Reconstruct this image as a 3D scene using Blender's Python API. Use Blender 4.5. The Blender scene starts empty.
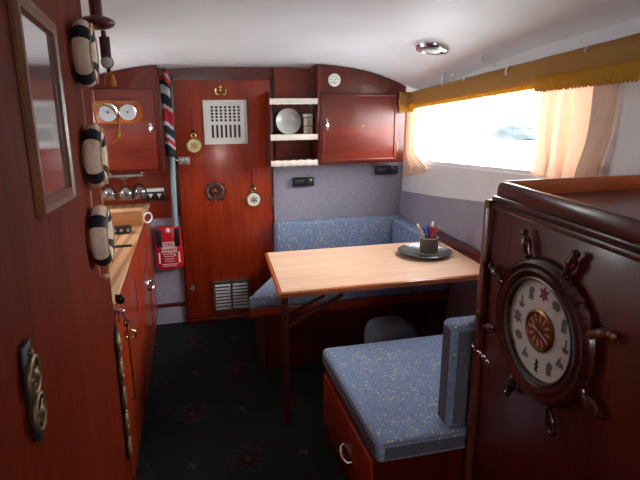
import bpy, bmesh, math, random
from mathutils import Vector, Matrix
from math import sin, cos, pi, radians, sqrt
random.seed(4)
SC = bpy.context.scene
COL = SC.collection

# ------------------------------------------------------------------ materials
def lin(c):
    return tuple((x/255/12.92 if x/255 <= .04045 else ((x/255+.055)/1.055)**2.4) for x in c) + (1,)

def newmat(name):
    m = bpy.data.materials.new(name); m.use_nodes = True
    nt = m.node_tree
    return m, nt, nt.nodes, nt.links, nt.nodes['Principled BSDF']

def setp(p, **k):
    for a, v in k.items():
        a = a.replace('_', ' ').capitalize() if a not in ('IOR',) else a
        for s in p.inputs:
            if s.name.lower() == a.lower():
                s.default_value = v; break

def plain(name, rgb, rough=.5, metal=0., coat=0., spec=.5, noise=.0, nscale=60, bump=0.):
    m, nt, N, L, p = newmat(name)
    c = lin(rgb)
    p.inputs['Base Color'].default_value = c
    p.inputs['Roughness'].default_value = rough
    p.inputs['Metallic'].default_value = metal
    p.inputs['Coat Weight'].default_value = coat
    p.inputs['Coat Roughness'].default_value = .12
    p.inputs['Specular IOR Level'].default_value = spec
    tc = N.new('ShaderNodeTexCoord'); nz = N.new('ShaderNodeTexNoise')
    nz.inputs['Scale'].default_value = nscale; nz.inputs['Detail'].default_value = 4
    L.new(tc.outputs['Object'], nz.inputs['Vector'])
    rp = N.new('ShaderNodeValToRGB')
    k = noise
    rp.color_ramp.elements[0].position = .3; rp.color_ramp.elements[1].position = .7
    rp.color_ramp.elements[0].color = tuple(max(0, x*(1-k)) for x in c[:3]) + (1,)
    rp.color_ramp.elements[1].color = tuple(min(1, x*(1+k)) for x in c[:3]) + (1,)
    L.new(nz.outputs['Fac'], rp.inputs['Fac']); L.new(rp.outputs['Color'], p.inputs['Base Color'])
    if bump:
        b = N.new('ShaderNodeBump'); b.inputs['Strength'].default_value = bump; b.inputs['Distance'].default_value = .004
        L.new(nz.outputs['Fac'], b.inputs['Height']); L.new(b.outputs['Normal'], p.inputs['Normal'])
    return m

def wood(name, dark, light, axis='Z', scale=9., rough=.32, coat=.35, stripe=0., coatrough=.15, spec=.4):
    m, nt, N, L, p = newmat(name)
    tc = N.new('ShaderNodeTexCoord'); mp = N.new('ShaderNodeMapping')
    s = {'X': (.07, 1, 1), 'Y': (1, .07, 1), 'Z': (1, 1, .07)}[axis]
    mp.inputs['Scale'].default_value = tuple(a*scale for a in s)
    L.new(tc.outputs['Object'], mp.inputs['Vector'])
    n1 = N.new('ShaderNodeTexNoise'); n1.inputs['Scale'].default_value = 1.; n1.inputs['Detail'].default_value = 6
    n1.inputs['Roughness'].default_value = .65; n1.inputs['Distortion'].default_value = .8
    n2 = N.new('ShaderNodeTexNoise'); n2.inputs['Scale'].default_value = 9.; n2.inputs['Detail'].default_value = 3
    L.new(mp.outputs['Vector'], n1.inputs['Vector']); L.new(mp.outputs['Vector'], n2.inputs['Vector'])
    mx = N.new('ShaderNodeMath'); mx.operation = 'MULTIPLY_ADD'; mx.inputs[1].default_value = .35
    L.new(n2.outputs['Fac'], mx.inputs[0])
    ml = N.new('ShaderNodeMath'); ml.operation = 'MULTIPLY'; ml.inputs[1].default_value = .65
    L.new(n1.outputs['Fac'], ml.inputs[0]); L.new(ml.outputs[0], mx.inputs[2])
    rp = N.new('ShaderNodeValToRGB'); e = rp.color_ramp.elements
    e[0].position = .34; e[0].color = lin(dark); e[1].position = .66; e[1].color = lin(light)
    L.new(mx.outputs[0], rp.inputs['Fac'])
    L.new(rp.outputs['Color'], p.inputs['Base Color'])
    p.inputs['Roughness'].default_value = rough
    p.inputs['Coat Weight'].default_value = coat; p.inputs['Coat Roughness'].default_value = coatrough
    p.inputs['Specular IOR Level'].default_value = spec
    return m

MAHOG = wood('mahogany_red', (114, 30, 10), (174, 57, 19), 'Z', 8)
MAHOGX = wood('mahogany_red_horizontal', (104, 28, 10), (160, 53, 20), 'X', 8)
MAHOGD = wood('mahogany_dark', (66, 15, 9), (102, 26, 14), 'Z', 8)
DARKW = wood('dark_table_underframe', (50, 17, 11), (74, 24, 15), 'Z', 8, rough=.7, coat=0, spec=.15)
MAHOGM = wood('mahogany_mid', (86, 24, 13), (128, 40, 20), 'X', 7, rough=.36, coat=.4, coatrough=.3)
MAHOGDX = wood('mahogany_dark_horizontal', (66, 15, 9), (100, 26, 14), 'X', 8)
PANEL = wood('mahogany_panel', (74, 18, 6), (128, 39, 12), 'Z', 11, rough=.5, coat=.0, spec=.06)
CABW = wood('mahogany_brown', (70, 22, 17), (106, 37, 27), 'Z', 8, rough=.36, coat=.3)
CABWY = wood('mahogany_brown_rail', (60, 24, 20), (92, 38, 30), 'Y', 8, rough=.3, coat=.4)
TRAYW = wood('lit_orange_tray_wood', (170, 78, 38), (215, 110, 58), 'X', 8)  # window light on the tray rails put into a brighter orange
WHEELW = wood('wheel_wood', (50, 18, 15), (78, 28, 22), 'X', 14, rough=.25, coat=.6)
FRAMEW = wood('frame_wood', (92, 46, 22), (140, 80, 42), 'Z', 12, rough=.4, coat=.2)
TEAKBOX = wood('teak_box', (165, 100, 55), (205, 140, 85), 'X', 10, rough=.45, coat=.1)
LAMIN = wood('table_laminate', (226, 174, 142), (246, 208, 180), 'X', 9, rough=.38, coat=.1)
LIP = wood('table_lip', (160, 78, 34), (205, 112, 56), 'X', 10, rough=.3, coat=.4)
PLAQUE = wood('plaque_wood', (130, 60, 18), (185, 95, 35), 'X', 14, rough=.25, coat=.5)
WHITEP = plain('white_paint', (238, 238, 240), .5, noise=.03, nscale=6)
CEILP = plain('ceiling_paint', (240, 240, 244), .45, noise=.05, nscale=3, bump=.15)
PURPLE = plain('purple_grey_lining', (164, 160, 174), .95, noise=.16, nscale=140, spec=.1, bump=.3)
CHROME = plain('chrome', (225, 225, 228), .16, 1.)
STEEL = plain('dull_steel', (180, 182, 180), .38, 1., noise=.06)
BRASS = plain('brass', (200, 170, 110), .25, 1.)
OLDBRASS = plain('antique_brass', (150, 118, 70), .35, 1., noise=.25, nscale=90)
BLACK = plain('black_plastic', (22, 21, 22), .4)
LEATHER = plain('black_leather', (24, 19, 18), .5, noise=.2)
REDLEATHER = plain('red_leather', (140, 16, 26), .5, noise=.15)
BROWNLEATHER = plain('maroon_leather', (74, 22, 24), .5, noise=.15)
WHITEPL = plain('white_plastic', (232, 230, 224), .4)
GREYPL = plain('grey_enamel', (226, 224, 218), .45)
DARKHOLE = plain('grille_hole', (52, 44, 42), .8)
CREAM = plain('cream_cord_covering', (238, 216, 192), .8, noise=.08, nscale=150, bump=.3)
NAVY = plain('navy_band', (24, 26, 36), .7)
ROPE = plain('tan_rope', (196, 160, 118), .8, noise=.15, nscale=200)
ORANGE = plain('orange_tassel', (188, 106, 40), .8, noise=.2, nscale=200)
REDCASE = plain('red_fire_blanket_case', (206, 20, 34), .35, coat=.2)
PIPE = plain('pale_blue_pipe', (150, 176, 178), .35, .1)
SHELFTRIM = plain('white_shelf_trim', (226, 214, 202), .7, noise=.06, nscale=40, bump=.4)
FLAGN = plain('flag_navy', (26, 28, 44), .85); FLAGW = plain('flag_white', (186, 184, 188), .85); FLAGR = plain('flag_red', (178, 24, 34), .85)
DIALW = plain('dial_white', (236, 232, 226), .45)
DIALMARK = plain('dial_mark_grey', (118, 112, 112), .6); DIALRED = plain('dial_mark_red', (150, 70, 70), .6)
COPPER = plain('copper_disc', (140, 76, 44), .35, .6, noise=.2, nscale=80)
PETAL = plain('petal_rose', (206, 140, 118), .5)
DARKPLATE = plain('dark_green_glaze', (66, 72, 66), .2, coat=.6, noise=.15, nscale=25)
WEAVE = plain('dark_mesh', (92, 90, 82), .4, .5, noise=.4, nscale=260)
TIN = plain('tin_side', (120, 108, 98), .3, .8, noise=.15)
REDBALL = plain('red_plastic', (190, 26, 40), .35); BLUEPL = plain('blue_plastic', (36, 90, 190), .35); TANPEN = plain('tan_wood', (206, 168, 120), .5)
GREYCUSH = plain('grey_cushion_cloth', (104, 108, 122), .95, noise=.1, nscale=120, spec=.1)
GAPBLACK = plain('dark_recess', (20, 12, 10), .8)
HILL = plain('far_bank', (58, 70, 76), .9, noise=.5, nscale=.5)
WATER = plain('glare_pale_water', (196, 204, 206), .6, noise=.03, nscale=.1)  # pale base colour stands in for sky glare on the water

def teak_stripes():
    m, nt, N, L, p = newmat('striped_teak')
    tc = N.new('ShaderNodeTexCoord'); w = N.new('ShaderNodeTexWave')
    mp = N.new('ShaderNodeMapping'); mp.inputs['Rotation'].default_value = (0, 0, radians(6))
    w.bands_direction = 'X'; w.inputs['Scale'].default_value = 5.5; w.inputs['Distortion'].default_value = .4
    L.new(tc.outputs['Object'], mp.inputs['Vector']); L.new(mp.outputs['Vector'], w.inputs['Vector'])
    rp = N.new('ShaderNodeValToRGB'); e = rp.color_ramp.elements
    e[0].position = .1; e[0].color = lin((176, 118, 78)); e[1].position = .55; e[1].color = lin((216, 166, 122))
    L.new(w.outputs['Fac'], rp.inputs['Fac']); L.new(rp.outputs['Color'], p.inputs['Base Color'])
    p.inputs['Roughness'].default_value = .4
    return m
STRIPE = teak_stripes()

def blue_fabric():
    m, nt, N, L, p = newmat('blue_speckled_upholstery')
    tc = N.new('ShaderNodeTexCoord')
    v = N.new('ShaderNodeTexVoronoi'); v.inputs['Scale'].default_value = 64; v.inputs['Randomness'].default_value = .75
    L.new(tc.outputs['Object'], v.inputs['Vector'])
    lt = N.new('ShaderNodeMath'); lt.operation = 'LESS_THAN'; lt.inputs[1].default_value = .29
    L.new(v.outputs['Distance'], lt.inputs[0])
    sx = N.new('ShaderNodeSeparateColor'); L.new(v.outputs['Color'], sx.inputs['Color'])
    g = N.new('ShaderNodeMath'); g.operation = 'GREATER_THAN'; g.inputs[1].default_value = .45
    L.new(sx.outputs['Red'], g.inputs[0])
    mu = N.new('ShaderNodeMath'); mu.operation = 'MULTIPLY'; L.new(lt.outputs[0], mu.inputs[0]); L.new(g.outputs[0], mu.inputs[1])
    nz = N.new('ShaderNodeTexNoise'); nz.inputs['Scale'].default_value = 170; nz.inputs['Detail'].default_value = 3
    L.new(tc.outputs['Object'], nz.inputs['Vector'])
    rp = N.new('ShaderNodeValToRGB'); e = rp.color_ramp.elements
    e[0].position = .35; e[0].color = lin((112, 130, 166)); e[1].position = .68; e[1].color = lin((154, 170, 200))
    L.new(nz.outputs['Fac'], rp.inputs['Fac'])
    mx = N.new('ShaderNodeMix'); mx.data_type = 'RGBA'
    L.new(mu.outputs[0], mx.inputs[0]); L.new(rp.outputs['Color'], mx.inputs[6]); mx.inputs[7].default_value = lin((226, 214, 140))
    L.new(mx.outputs[2], p.inputs['Base Color'])
    p.inputs['Roughness'].default_value = .9; p.inputs['Specular IOR Level'].default_value = .15
    b = N.new('ShaderNodeBump'); b.inputs['Strength'].default_value = .25; b.inputs['Distance'].default_value = .003
    L.new(nz.outputs['Fac'], b.inputs['Height']); L.new(b.outputs['Normal'], p.inputs['Normal'])
    return m
BLUE = blue_fabric()

def carpet():
    m, nt, N, L, p = newmat('patterned_dark_green_carpet')
    def M(op, a, b=None, c=None):
        n = N.new('ShaderNodeMath'); n.operation = op
        for i, x in enumerate((a, b, c)):
            if x is None: continue
            if isinstance(x, (int, float)): n.inputs[i].default_value = x
            else: L.new(x, n.inputs[i])
        return n.outputs[0]
    tc = N.new('ShaderNodeTexCoord'); sp = N.new('ShaderNodeSeparateXYZ'); L.new(tc.outputs['Object'], sp.inputs[0])
    ax, ay, bx, by = .27, .41, .50, -.03
    det = ax*by - bx*ay
    def cell(ox, oy):
        X = M('SUBTRACT', sp.outputs['X'], ox); Y = M('SUBTRACT', sp.outputs['Y'], oy)
        s = M('ADD', M('MULTIPLY', X, by/det), M('MULTIPLY', Y, -bx/det))
        t = M('ADD', M('MULTIPLY', X, -ay/det), M('MULTIPLY', Y, ax/det))
        s = M('SUBTRACT', M('FRACT', M('ADD', s, .5)), .5); t = M('SUBTRACT', M('FRACT', M('ADD', t, .5)), .5)
        dx = M('ADD', M('MULTIPLY', s, ax), M('MULTIPLY', t, bx)); dy = M('ADD', M('MULTIPLY', s, ay), M('MULTIPLY', t, by))
        return M('SQRT', M('ADD', M('MULTIPLY', dx, dx), M('MULTIPLY', dy, dy))), M('ARCTAN2', dy, dx)
    r, th = cell(-.005, 2.594)
    ring = M('LESS_THAN', M('ABSOLUTE', M('SUBTRACT', r, M('MULTIPLY_ADD', M('SINE', M('MULTIPLY', th, 3)), .005, .036))), .010)
    leaf = M('LESS_THAN', M('ABSOLUTE', M('SUBTRACT', r, M('MULTIPLY_ADD', M('SINE', M('MULTIPLY', th, 9)), .016, .078))), .008)
    core = M('LESS_THAN', r, .014)
    r2, th2 = cell(.25, 2.58)
    dot = M('LESS_THAN', r2, M('MULTIPLY_ADD', M('SINE', M('MULTIPLY', th2, 4)), .008, .018))
    nz = N.new('ShaderNodeTexNoise'); nz.inputs['Scale'].default_value = 220; L.new(tc.outputs['Object'], nz.inputs['Vector'])
    rp = N.new('ShaderNodeValToRGB'); e = rp.color_ramp.elements
    e[0].position = .3; e[0].color = lin((26, 28, 29)); e[1].position = .7; e[1].color = lin((42, 46, 46))
    L.new(nz.outputs['Fac'], rp.inputs['Fac'])
    col = rp.outputs['Color']
    for msk, c in ((leaf, (50, 49, 47)), (dot, (70, 65, 59)), (ring, (58, 27, 29)), (core, (72, 62, 58))):
        mx = N.new('ShaderNodeMix'); mx.data_type = 'RGBA'
        L.new(msk, mx.inputs[0]); L.new(col, mx.inputs[6]); mx.inputs[7].default_value = lin(c); col = mx.outputs[2]
    L.new(col, p.inputs['Base Color']); p.inputs['Roughness'].default_value = 1; p.inputs['Specular IOR Level'].default_value = .05
    return m
CARPET = carpet()

def glassmat(name, tint=(255, 255, 255), gl=.06, rough=.02):
    m, nt, N, L, p = newmat(name)
    N.remove(p)
    o = N['Material Output']; t = N.new('ShaderNodeBsdfTransparent'); g = N.new('ShaderNodeBsdfGlossy'); mx = N.new('ShaderNodeMixShader')
    t.inputs['Color'].default_value = lin(tint); g.inputs['Roughness'].default_value = rough
    fr = N.new('ShaderNodeLayerWeight'); fr.inputs['Blend'].default_value = .25
    ma = N.new('ShaderNodeMath'); ma.operation = 'MULTIPLY_ADD'; ma.inputs[1].default_value = .6; ma.inputs[2].default_value = gl
    L.new(fr.outputs['Fresnel'], ma.inputs[0]); L.new(ma.outputs[0], mx.inputs['Fac'])
    L.new(t.outputs[0], mx.inputs[1]); L.new(g.outputs[0], mx.inputs[2]); L.new(mx.outputs[0], o.inputs['Surface'])
    return m
PANE = glassmat('window_glass', (250, 252, 252), .02)
GLASS = glassmat('clear_glass', (240, 244, 246), .14, .05)

def cloth(name, rgb, trans=.5, noise=.1):
    m, nt, N, L, p = newmat(name); N.remove(p)
    o = N['Material Output']; d = N.new('ShaderNodeBsdfDiffuse'); t = N.new('ShaderNodeBsdfTranslucent'); mx = N.new('ShaderNodeMixShader')
    tc = N.new('ShaderNodeTexCoord'); nz = N.new('ShaderNodeTexNoise'); nz.inputs['Scale'].default_value = 160
    L.new(tc.outputs['Object'], nz.inputs['Vector'])
    rp = N.new('ShaderNodeValToRGB'); c = lin(rgb)
    rp.color_ramp.elements[0].color = tuple(x*(1-noise) for x in c[:3])+(1,); rp.color_ramp.elements[1].color = tuple(min(1, x*(1+noise)) for x in c[:3])+(1,)
    L.new(nz.outputs['Fac'], rp.inputs['Fac'])
    L.new(rp.outputs['Color'], d.inputs['Color']); L.new(rp.outputs['Color'], t.inputs['Color'])
    mx.inputs['Fac'].default_value = trans
    L.new(d.outputs[0], mx.inputs[1]); L.new(t.outputs[0], mx.inputs[2]); L.new(mx.outputs[0], o.inputs['Surface'])
    return m
CURTAIN = cloth('peach_cream_curtain', (238, 216, 200), .4)
GOLD = cloth('gold_valance_cloth', (176, 134, 82), .10)
FRINGE = cloth('gold_fringe', (214, 164, 66), .35)

def mirror():
    m, nt, N, L, p = newmat('old_mirror_glass')
    p.inputs['Base Color'].default_value = lin((205, 205, 210)); p.inputs['Metallic'].default_value = .85; p.inputs['Roughness'].default_value = .09
    return m
MIRROR = mirror()

# ------------------------------------------------------------------ mesh builder
class B:
    def __init__(s): s.bm = bmesh.new(); s.mi = 0
    def _faces(s, vs, fs, mi=None):
        bv = [s.bm.verts.new(v) for v in vs]
        out = []
        for f in fs:
            try:
                q = s.bm.faces.new([bv[i] for i in f]); q.material_index = s.mi if mi is None else mi; out.append(q)
            except ValueError: pass
        return bv, out
    def box(s, x0, x1, y0, y1, z0, z1, bev=0., seg=2, rot=None, about=None):
        vs = [Vector((x, y, z)) for x in (x0, x1) for y in (y0, y1) for z in (z0, z1)]
        if rot is not None:
            c = Vector(about) if about else Vector(((x0+x1)/2, (y0+y1)/2, (z0+z1)/2))
            vs = [c + rot @ (v-c) for v in vs]
        bv, fs = s._faces(vs, [(0, 1, 3, 2), (4, 6, 7, 5), (0, 4, 5, 1), (2, 3, 7, 6), (0, 2, 6, 4), (1, 5, 7, 3)])
        if bev:
            ed = list({e for f in fs for e in f.edges})
            bmesh.ops.bevel(s.bm, geom=ed, offset=bev, segments=seg, profile=.5, affect='EDGES', clamp_overlap=True)
        return s
    def prism(s, pts, axis, a0, a1, bev=0., seg=2):
        # pts are 2-D in the plane of the two other axes, in xyz order
        def mk(p, a): return {'x': (a, p[0], p[1]), 'y': (p[0], a, p[1]), 'z': (p[0], p[1], a)}[axis]
        n = len(pts)
        vs = [mk(p, a0) for p in pts] + [mk(p, a1) for p in pts]
        fs = [tuple(range(n))[::-1], tuple(range(n, 2*n))] + [(i, (i+1) % n, n+(i+1) % n, n+i) for i in range(n)]
        bv, fc = s._faces(vs, fs)
        if bev:
            ed = list({e for f in fc for e in f.edges})
            bmesh.ops.bevel(s.bm, geom=ed, offset=bev, segments=seg, profile=.5, affect='EDGES', clamp_overlap=True)
        return s
    def lathe(s, prof, o=(0, 0, 0), ax=(0, 0, 1), n=24, caps=True):
        o = Vector(o); ax = Vector(ax).normalized()
        u = ax.orthogonal().normalized(); w = ax.cross(u)
        vs = []
        for r, h in prof:
            for k in range(n):
                t = 2*pi*k/n; vs.append(o + ax*h + (u*cos(t)+w*sin(t))*max(r, 1e-5))
        fs = [(i*n+k, i*n+(k+1) % n, (i+1)*n+(k+1) % n, (i+1)*n+k) for i in range(len(prof)-1) for k in range(n)]
        if caps:
            fs += [tuple(range(n))[::-1], tuple(range((len(prof)-1)*n, len(prof)*n))]
        s._faces(vs, fs); return s
    def cyl(s, p0, p1, r0, r1=None, n=14):
        p0 = Vector(p0); p1 = Vector(p1); d = p1-p0
        return s.lathe([(r0, 0), (r1 if r1 is not None else r0, d.length)], p0, d, n)
    def torus(s, c, ax, R, r, n=32, m=10, a0=0, a1=2*pi, sq=1.):
        c = Vector(c); ax = Vector(ax).normalized(); u = ax.orthogonal().normalized(); w = ax.cross(u)
        full = abs(a1-a0-2*pi) < 1e-6
        k = n if full else n+1
        vs = []
        for i in range(k):
            t = a0+(a1-a0)*i/n; d = u*cos(t)+w*sin(t)
            for j in range(m):
                q = 2*pi*j/m; vs.append(c + d*(R+r*cos(q)) + ax*(r*sq*sin(q)))
        fs = [(i*m+j, ((i+1) % k)*m+j, ((i+1) % k)*m+(j+1) % m, i*m+(j+1) % m) for i in range(n) for j in range(m)]
        if not full: fs += [tuple(range(m))[::-1], tuple(range((k-1)*m, k*m))]
        s._faces(vs, fs); return s
    def tube(s, pts, r, n=8):
        pts = [Vector(p) for p in pts]; vs = []
        prev = None
        for i, p in enumerate(pts):
            d = (pts[min(i+1, len(pts)-1)]-pts[max(i-1, 0)]).normalized()
            u = (d.orthogonal() if prev is None else (prev - d*prev.dot(d))).normalized(); prev = u
            w = d.cross(u); rr = r[i] if isinstance(r, (list, tuple)) else r
            vs += [p+(u*cos(2*pi*k/n)+w*sin(2*pi*k/n))*rr for k in range(n)]
        fs = [(i*n+k, i*n+(k+1) % n, (i+1)*n+(k+1) % n, (i+1)*n+k) for i in range(len(pts)-1) for k in range(n)]
        fs += [tuple(range(n))[::-1], tuple(range((len(pts)-1)*n, len(pts)*n))]
        s._faces(vs, fs); return s
    def grid(s, f, nu, nv, mat=None, closeu=False):
        vs = [f(i/nu, j/nv) for j in range(nv+1) for i in range(nu if closeu else nu+1)]
        w = nu if closeu else nu+1
        fs = [(j*w+i, j*w+(i+1) % w, (j+1)*w+(i+1) % w, (j+1)*w+i) for j in range(nv) for i in range(nu)]
        bv = [s.bm.verts.new(v) for v in vs]
        for q, f_ in enumerate(fs):
            fc = s.bm.faces.new([bv[i] for i in f_]); fc.material_index = mat((q % nu)/nu, (q//nu)/nv) if mat else s.mi
        return s
    def ball(s, c, rx, ry, rz, nu=20, nv=12):
        c = Vector(c)
        prof = []
        def f(u, v):
            t = 2*pi*u; p = -pi/2+pi*v
            q = max(cos(p), 1e-4)
            return c+Vector((rx*q*cos(t), ry*q*sin(t), rz*sin(p)))
        return s.grid(f, nu, nv, closeu=True)

def obj(name, b, mat, parent=None, label=None, group=None, smooth=40, local=False, solid=0.):
    me = bpy.data.meshes.new(name); bm = b.bm
    bmesh.ops.recalc_face_normals(bm, faces=bm.faces)
    bm.to_mesh(me); bm.free()
    mats = mat if isinstance(mat, (list, tuple)) else [mat]
    for m in mats: me.materials.append(m)
    o = bpy.data.objects.new(name, me); COL.objects.link(o)
    off = Vector((0, 0, 0))
    if parent is not None:
        o.parent = parent
        q = parent
        while q is not None: off += Vector(q.location); q = q.parent
    if not local and off.length > 0: me.transform(Matrix.Translation(-off))
    if smooth:
        for p in me.polygons: p.use_smooth = True
        me.set_sharp_from_angle(angle=radians(smooth))
    if label: o['label'] = label
    if group: o['group'] = group
    if solid:
        md = o.modifiers.new('thickness', 'SOLIDIFY'); md.thickness = solid; md.offset = 0
    return o

def thing(name, label, cat, loc=(0, 0, 0), group=None):
    o = bpy.data.objects.new(name, None); COL.objects.link(o); o.location = loc; o.empty_display_size = .05
    o['label'] = label; o['category'] = cat
    if group: o['group'] = group
    return o
def tag(o, label, cat, group=None):
    o['label'] = label; o['category'] = cat
    if group: o['group'] = group
    # put the origin at the base of the mesh
    vs = [v.co for v in o.data.vertices]
    c = Vector(((min(v.x for v in vs)+max(v.x for v in vs))/2, (min(v.y for v in vs)+max(v.y for v in vs))/2, min(v.z for v in vs)))
    o.data.transform(Matrix.Translation(-c)); o.location = c
    return o
def struct(name, b, mat, parent=None, smooth=40, **k):
    o = obj(name, b, mat, parent, smooth=smooth, **k)
    if parent is None: o['kind'] = 'structure'
    return o
def copy_tree(o, loc, label=None, parent=None):
    c = o.copy(); COL.objects.link(c)
    if parent is not None: c.parent = parent
    else:
        c.location = loc
        if label: c['label'] = label
    for ch in o.children: copy_tree(ch, None, None, c)
    return c
RZ = lambda a: Matrix.Rotation(radians(a), 3, 'Z')
RX = lambda a: Matrix.Rotation(radians(a), 3, 'X')
RY = lambda a: Matrix.Rotation(radians(a), 3, 'Y')

# ------------------------------------------------------------------ the cabin shell
YB = 3.80; XR = 1.62; XL = -.80; YA = -1.3
def cz(x, y):                                  # cambered deckhead that rises aft
    k = abs(x-.42)/1.16
    return 1.757 + .105*(YB-y) - ((.10+.075*min(1, max(0, (y-2.4)/1.1)))*k**3.5 if x > .42 else .19*k**2.5)
def arch(x0, x1, y, n=14): return [(x0+(x1-x0)*i/n, cz(x0+(x1-x0)*i/n, y)) for i in range(n+1)]

b = B(); b.box(XL, XR, YA, YB, -.04, 0)
struct('floor', b, CARPET)
b = B()
b.grid(lambda u, v: (XL-.05+(XR-XL+.1)*u, YA-.05+(YB-YA+.1)*v, cz(XL-.05+(XR-XL+.1)*u, YA-.05+(YB-YA+.1)*v)), 40, 24)
b.grid(lambda u, v: (XL-.05+(XR-XL+.1)*u, YA-.05+(YB-YA+.1)*v, .05+cz(XL-.05+(XR-XL+.1)*u, YA-.05+(YB-YA+.1)*v)), 40, 24)
struct('ceiling', b, CEILP)

# forward bulkhead: wood, with purple lining low down
b = B(); b.prism([(XL, 0), (XR, 0)] + arch(XL, XR, YB)[::-1], 'y', YB, YB+.04)
struct('wall_forward', b, MAHOGDX)
b = B(); b.box(XL, .0-.004, YB-.012, YB, .155, .772); b.box(XL, -.004, YB-.012, YB, .0, .128)
struct('trim_1', b, PURPLE)                                            # purple lining left of the door
b = B(); b.box(XL, -.004, YB-.018, YB, .128, .155, .004); struct('trim_2', b, MAHOGDX)
b = B(); b.box(.648, XR, YB-.012, YB, .0, 1.16); struct('trim_3', b, PURPLE)   # purple lining right of the door
b = B(); b.box(XL, -.02, YB-.014, YB, .772, 1.75); struct('trim_4', b, MAHOGX)
# right cabin side
sill = lambda y: 1.138+.078*(3.338-y)
wtop = lambda y: 1.545+.095*(3.75-y)
purp = lambda y: .884+.120*(3.77-y) if y > 2.2 else .884+.120*1.57
Y0, Y1 = 1.87, 3.66
def wallpiece(b, ya, yb, zf0, zf1):
    b.prism([(ya, zf0(ya)), (yb, zf0(yb)), (yb, zf1(yb)), (ya, zf1(ya))], 'x', XR, XR+.05)
b = B(); zero = lambda y: 0.; top = lambda y: cz(XR, y)+.02
wallpiece(b, Y0, Y1, zero, sill); wallpiece(b, Y0, Y1, wtop, top); wallpiece(b, Y1, YB+.04, zero, top); wallpiece(b, YA, Y0, zero, top)
struct('wall_right', b, WHITEP)
b = B(); b.prism([(1.5, .0), (YB-.012, .0), (YB-.012, purp(YB)), (3.2, purp(3.2)-.006), (2.6, purp(2.6)), (2.2, purp(2.2)), (1.5, purp(2.2))], 'x', XR-.014, XR)
struct('trim_5', b, PURPLE)
# left hull side with an unseen galley window, added to light the galley
b = B()
zl = lambda y: cz(XL, y)+.02
GW = (2.75, 3.3); AW = (-.9, -.1)
s2 = lambda y: 1.16; t2 = lambda y: 1.44
def wl(ya, yb, f0, f1): b.prism([(ya, f0(ya)), (yb, f0(yb)), (yb, f1(yb)), (ya, f1(ya))], 'x', XL-.05, XL)
wl(GW[0], GW[1], zero, s2); wl(GW[0], GW[1], t2, zl); wl(GW[1], YB+.04, zero, zl); wl(YA, GW[0], zero, zl)
struct('wall_left', b, WHITEP)
# aft bulkhead, behind the camera, with an added opening sized to let fill light in
b = B(); za = cz(.42, YA)
b.box(XL, .1, YA-.04, YA, 0, za); b.box(.75, XR, YA-.04, YA, 0, za); b.box(.1, .75, YA-.04, YA, 0, 1.30); b.box(.1, .75, YA-.04, YA, 1.60, za)
struct('wall_aft', b, MAHOGD)
# windows: frame, pane
def window(name, x, ya, yb, f0, f1):
    b = B()
    t = .022
    for pts in ([(ya, f0(ya)), (yb, f0(yb)), (yb, f0(yb)+t), (ya, f0(ya)+t)], [(ya, f1(ya)-t), (yb, f1(yb)-t), (yb, f1(yb)), (ya, f1(ya))],
                [(ya, f0(ya)+t), (ya+t, f0(ya)+t), (ya+t, f1(ya)-t), (ya, f1(ya)-t)], [(yb-t, f0(yb)+t), (yb, f0(yb)+t), (yb, f1(yb)-t), (yb-t, f1(yb)-t)]):
        b.prism(pts, 'x', x+.008, x+.034)
    fr = struct(name, b, WHITEP)
    b = B(); b.prism([(ya+t, f0(ya)+t), (yb-t, f0(yb)+t), (yb-t, f1(yb)-t), (ya+t, f1(ya)-t)], 'x', x+.018, x+.022)
    obj('window_pane', b, PANE, fr)
    return fr
window('window_1', XR, Y0, Y1, sill, wtop)
window('window_2_added', XL-.045, GW[0], GW[1], s2, t2)  # unseen window, added and kept narrow so it lights only the galley
# tall wardrobe partition on the left, facing the gangway
b = B(); XP = -.25; YP = 1.93
b.prism([(-.9, 0), (YP, 0), (YP, cz(XP, YP)-.003), (-.9, cz(XP, -.9)-.003)], 'x', -.60, XP)
struct('wall_partition', b, PANEL)

# ------------------------------------------------------------------ the door
YD = 3.762
b = B(); b.box(.012, .630, YD, YB-.002, .03, 1.672, .003)
door = struct('door_1', b, MAHOG)
b = B(); b.box(-.004, .010, YD+.004, YB-.001, .0, 1.70); b.box(.632, .647, YD+.004, YB-.001, 0, 1.70); b.box(-.004, .647, YD+.004, YB-.001, 1.674, 1.70)
struct('trim_6', b, MAHOGD)
b = B(); b.box(-.0, .66, YD-.03, YB, .0, .028, .004); struct('trim_7', b, MAHOGDX)
# upper vent: enamelled plate with round holes over slots
vg = obj('vent_plate', B().box(.19, .475, YD-.014, YD, 1.262, 1.548, .004), GREYPL, door, 'pale grey enamelled vent plate')
b = B(); fx0, fx1, fz0, fz1 = .205, .460, 1.275, 1.535
for (a0, a1, c0, c1) in ((fx0, fx1, fz0, fz0+.012), (fx0, fx1, fz1-.012, fz1), (fx0, fx0+.012, fz0, fz1), (fx1-.012, fx1, fz0, fz1)):
    b.box(a0, a1, YD-.019, YD-.012, c0, c1, .002)
obj('vent_rim', b, GREYPL, vg)
b = B()
for r in range(5):
    for c in range(7):
        b.lathe([(.0085, 0), (.0085, .004)], (.246+c*.029, YD-.017, 1.502-r*.021), (0, 1, 0), 10)
obj('vent_holes', b, DARKHOLE, vg)
b = B()
for c in range(7): b.box(.239+c*.029, .253+c*.029, YD-.0165, YD-.010, 1.305, 1.388)
obj('vent_slots', b, DARKHOLE, vg)
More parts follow.
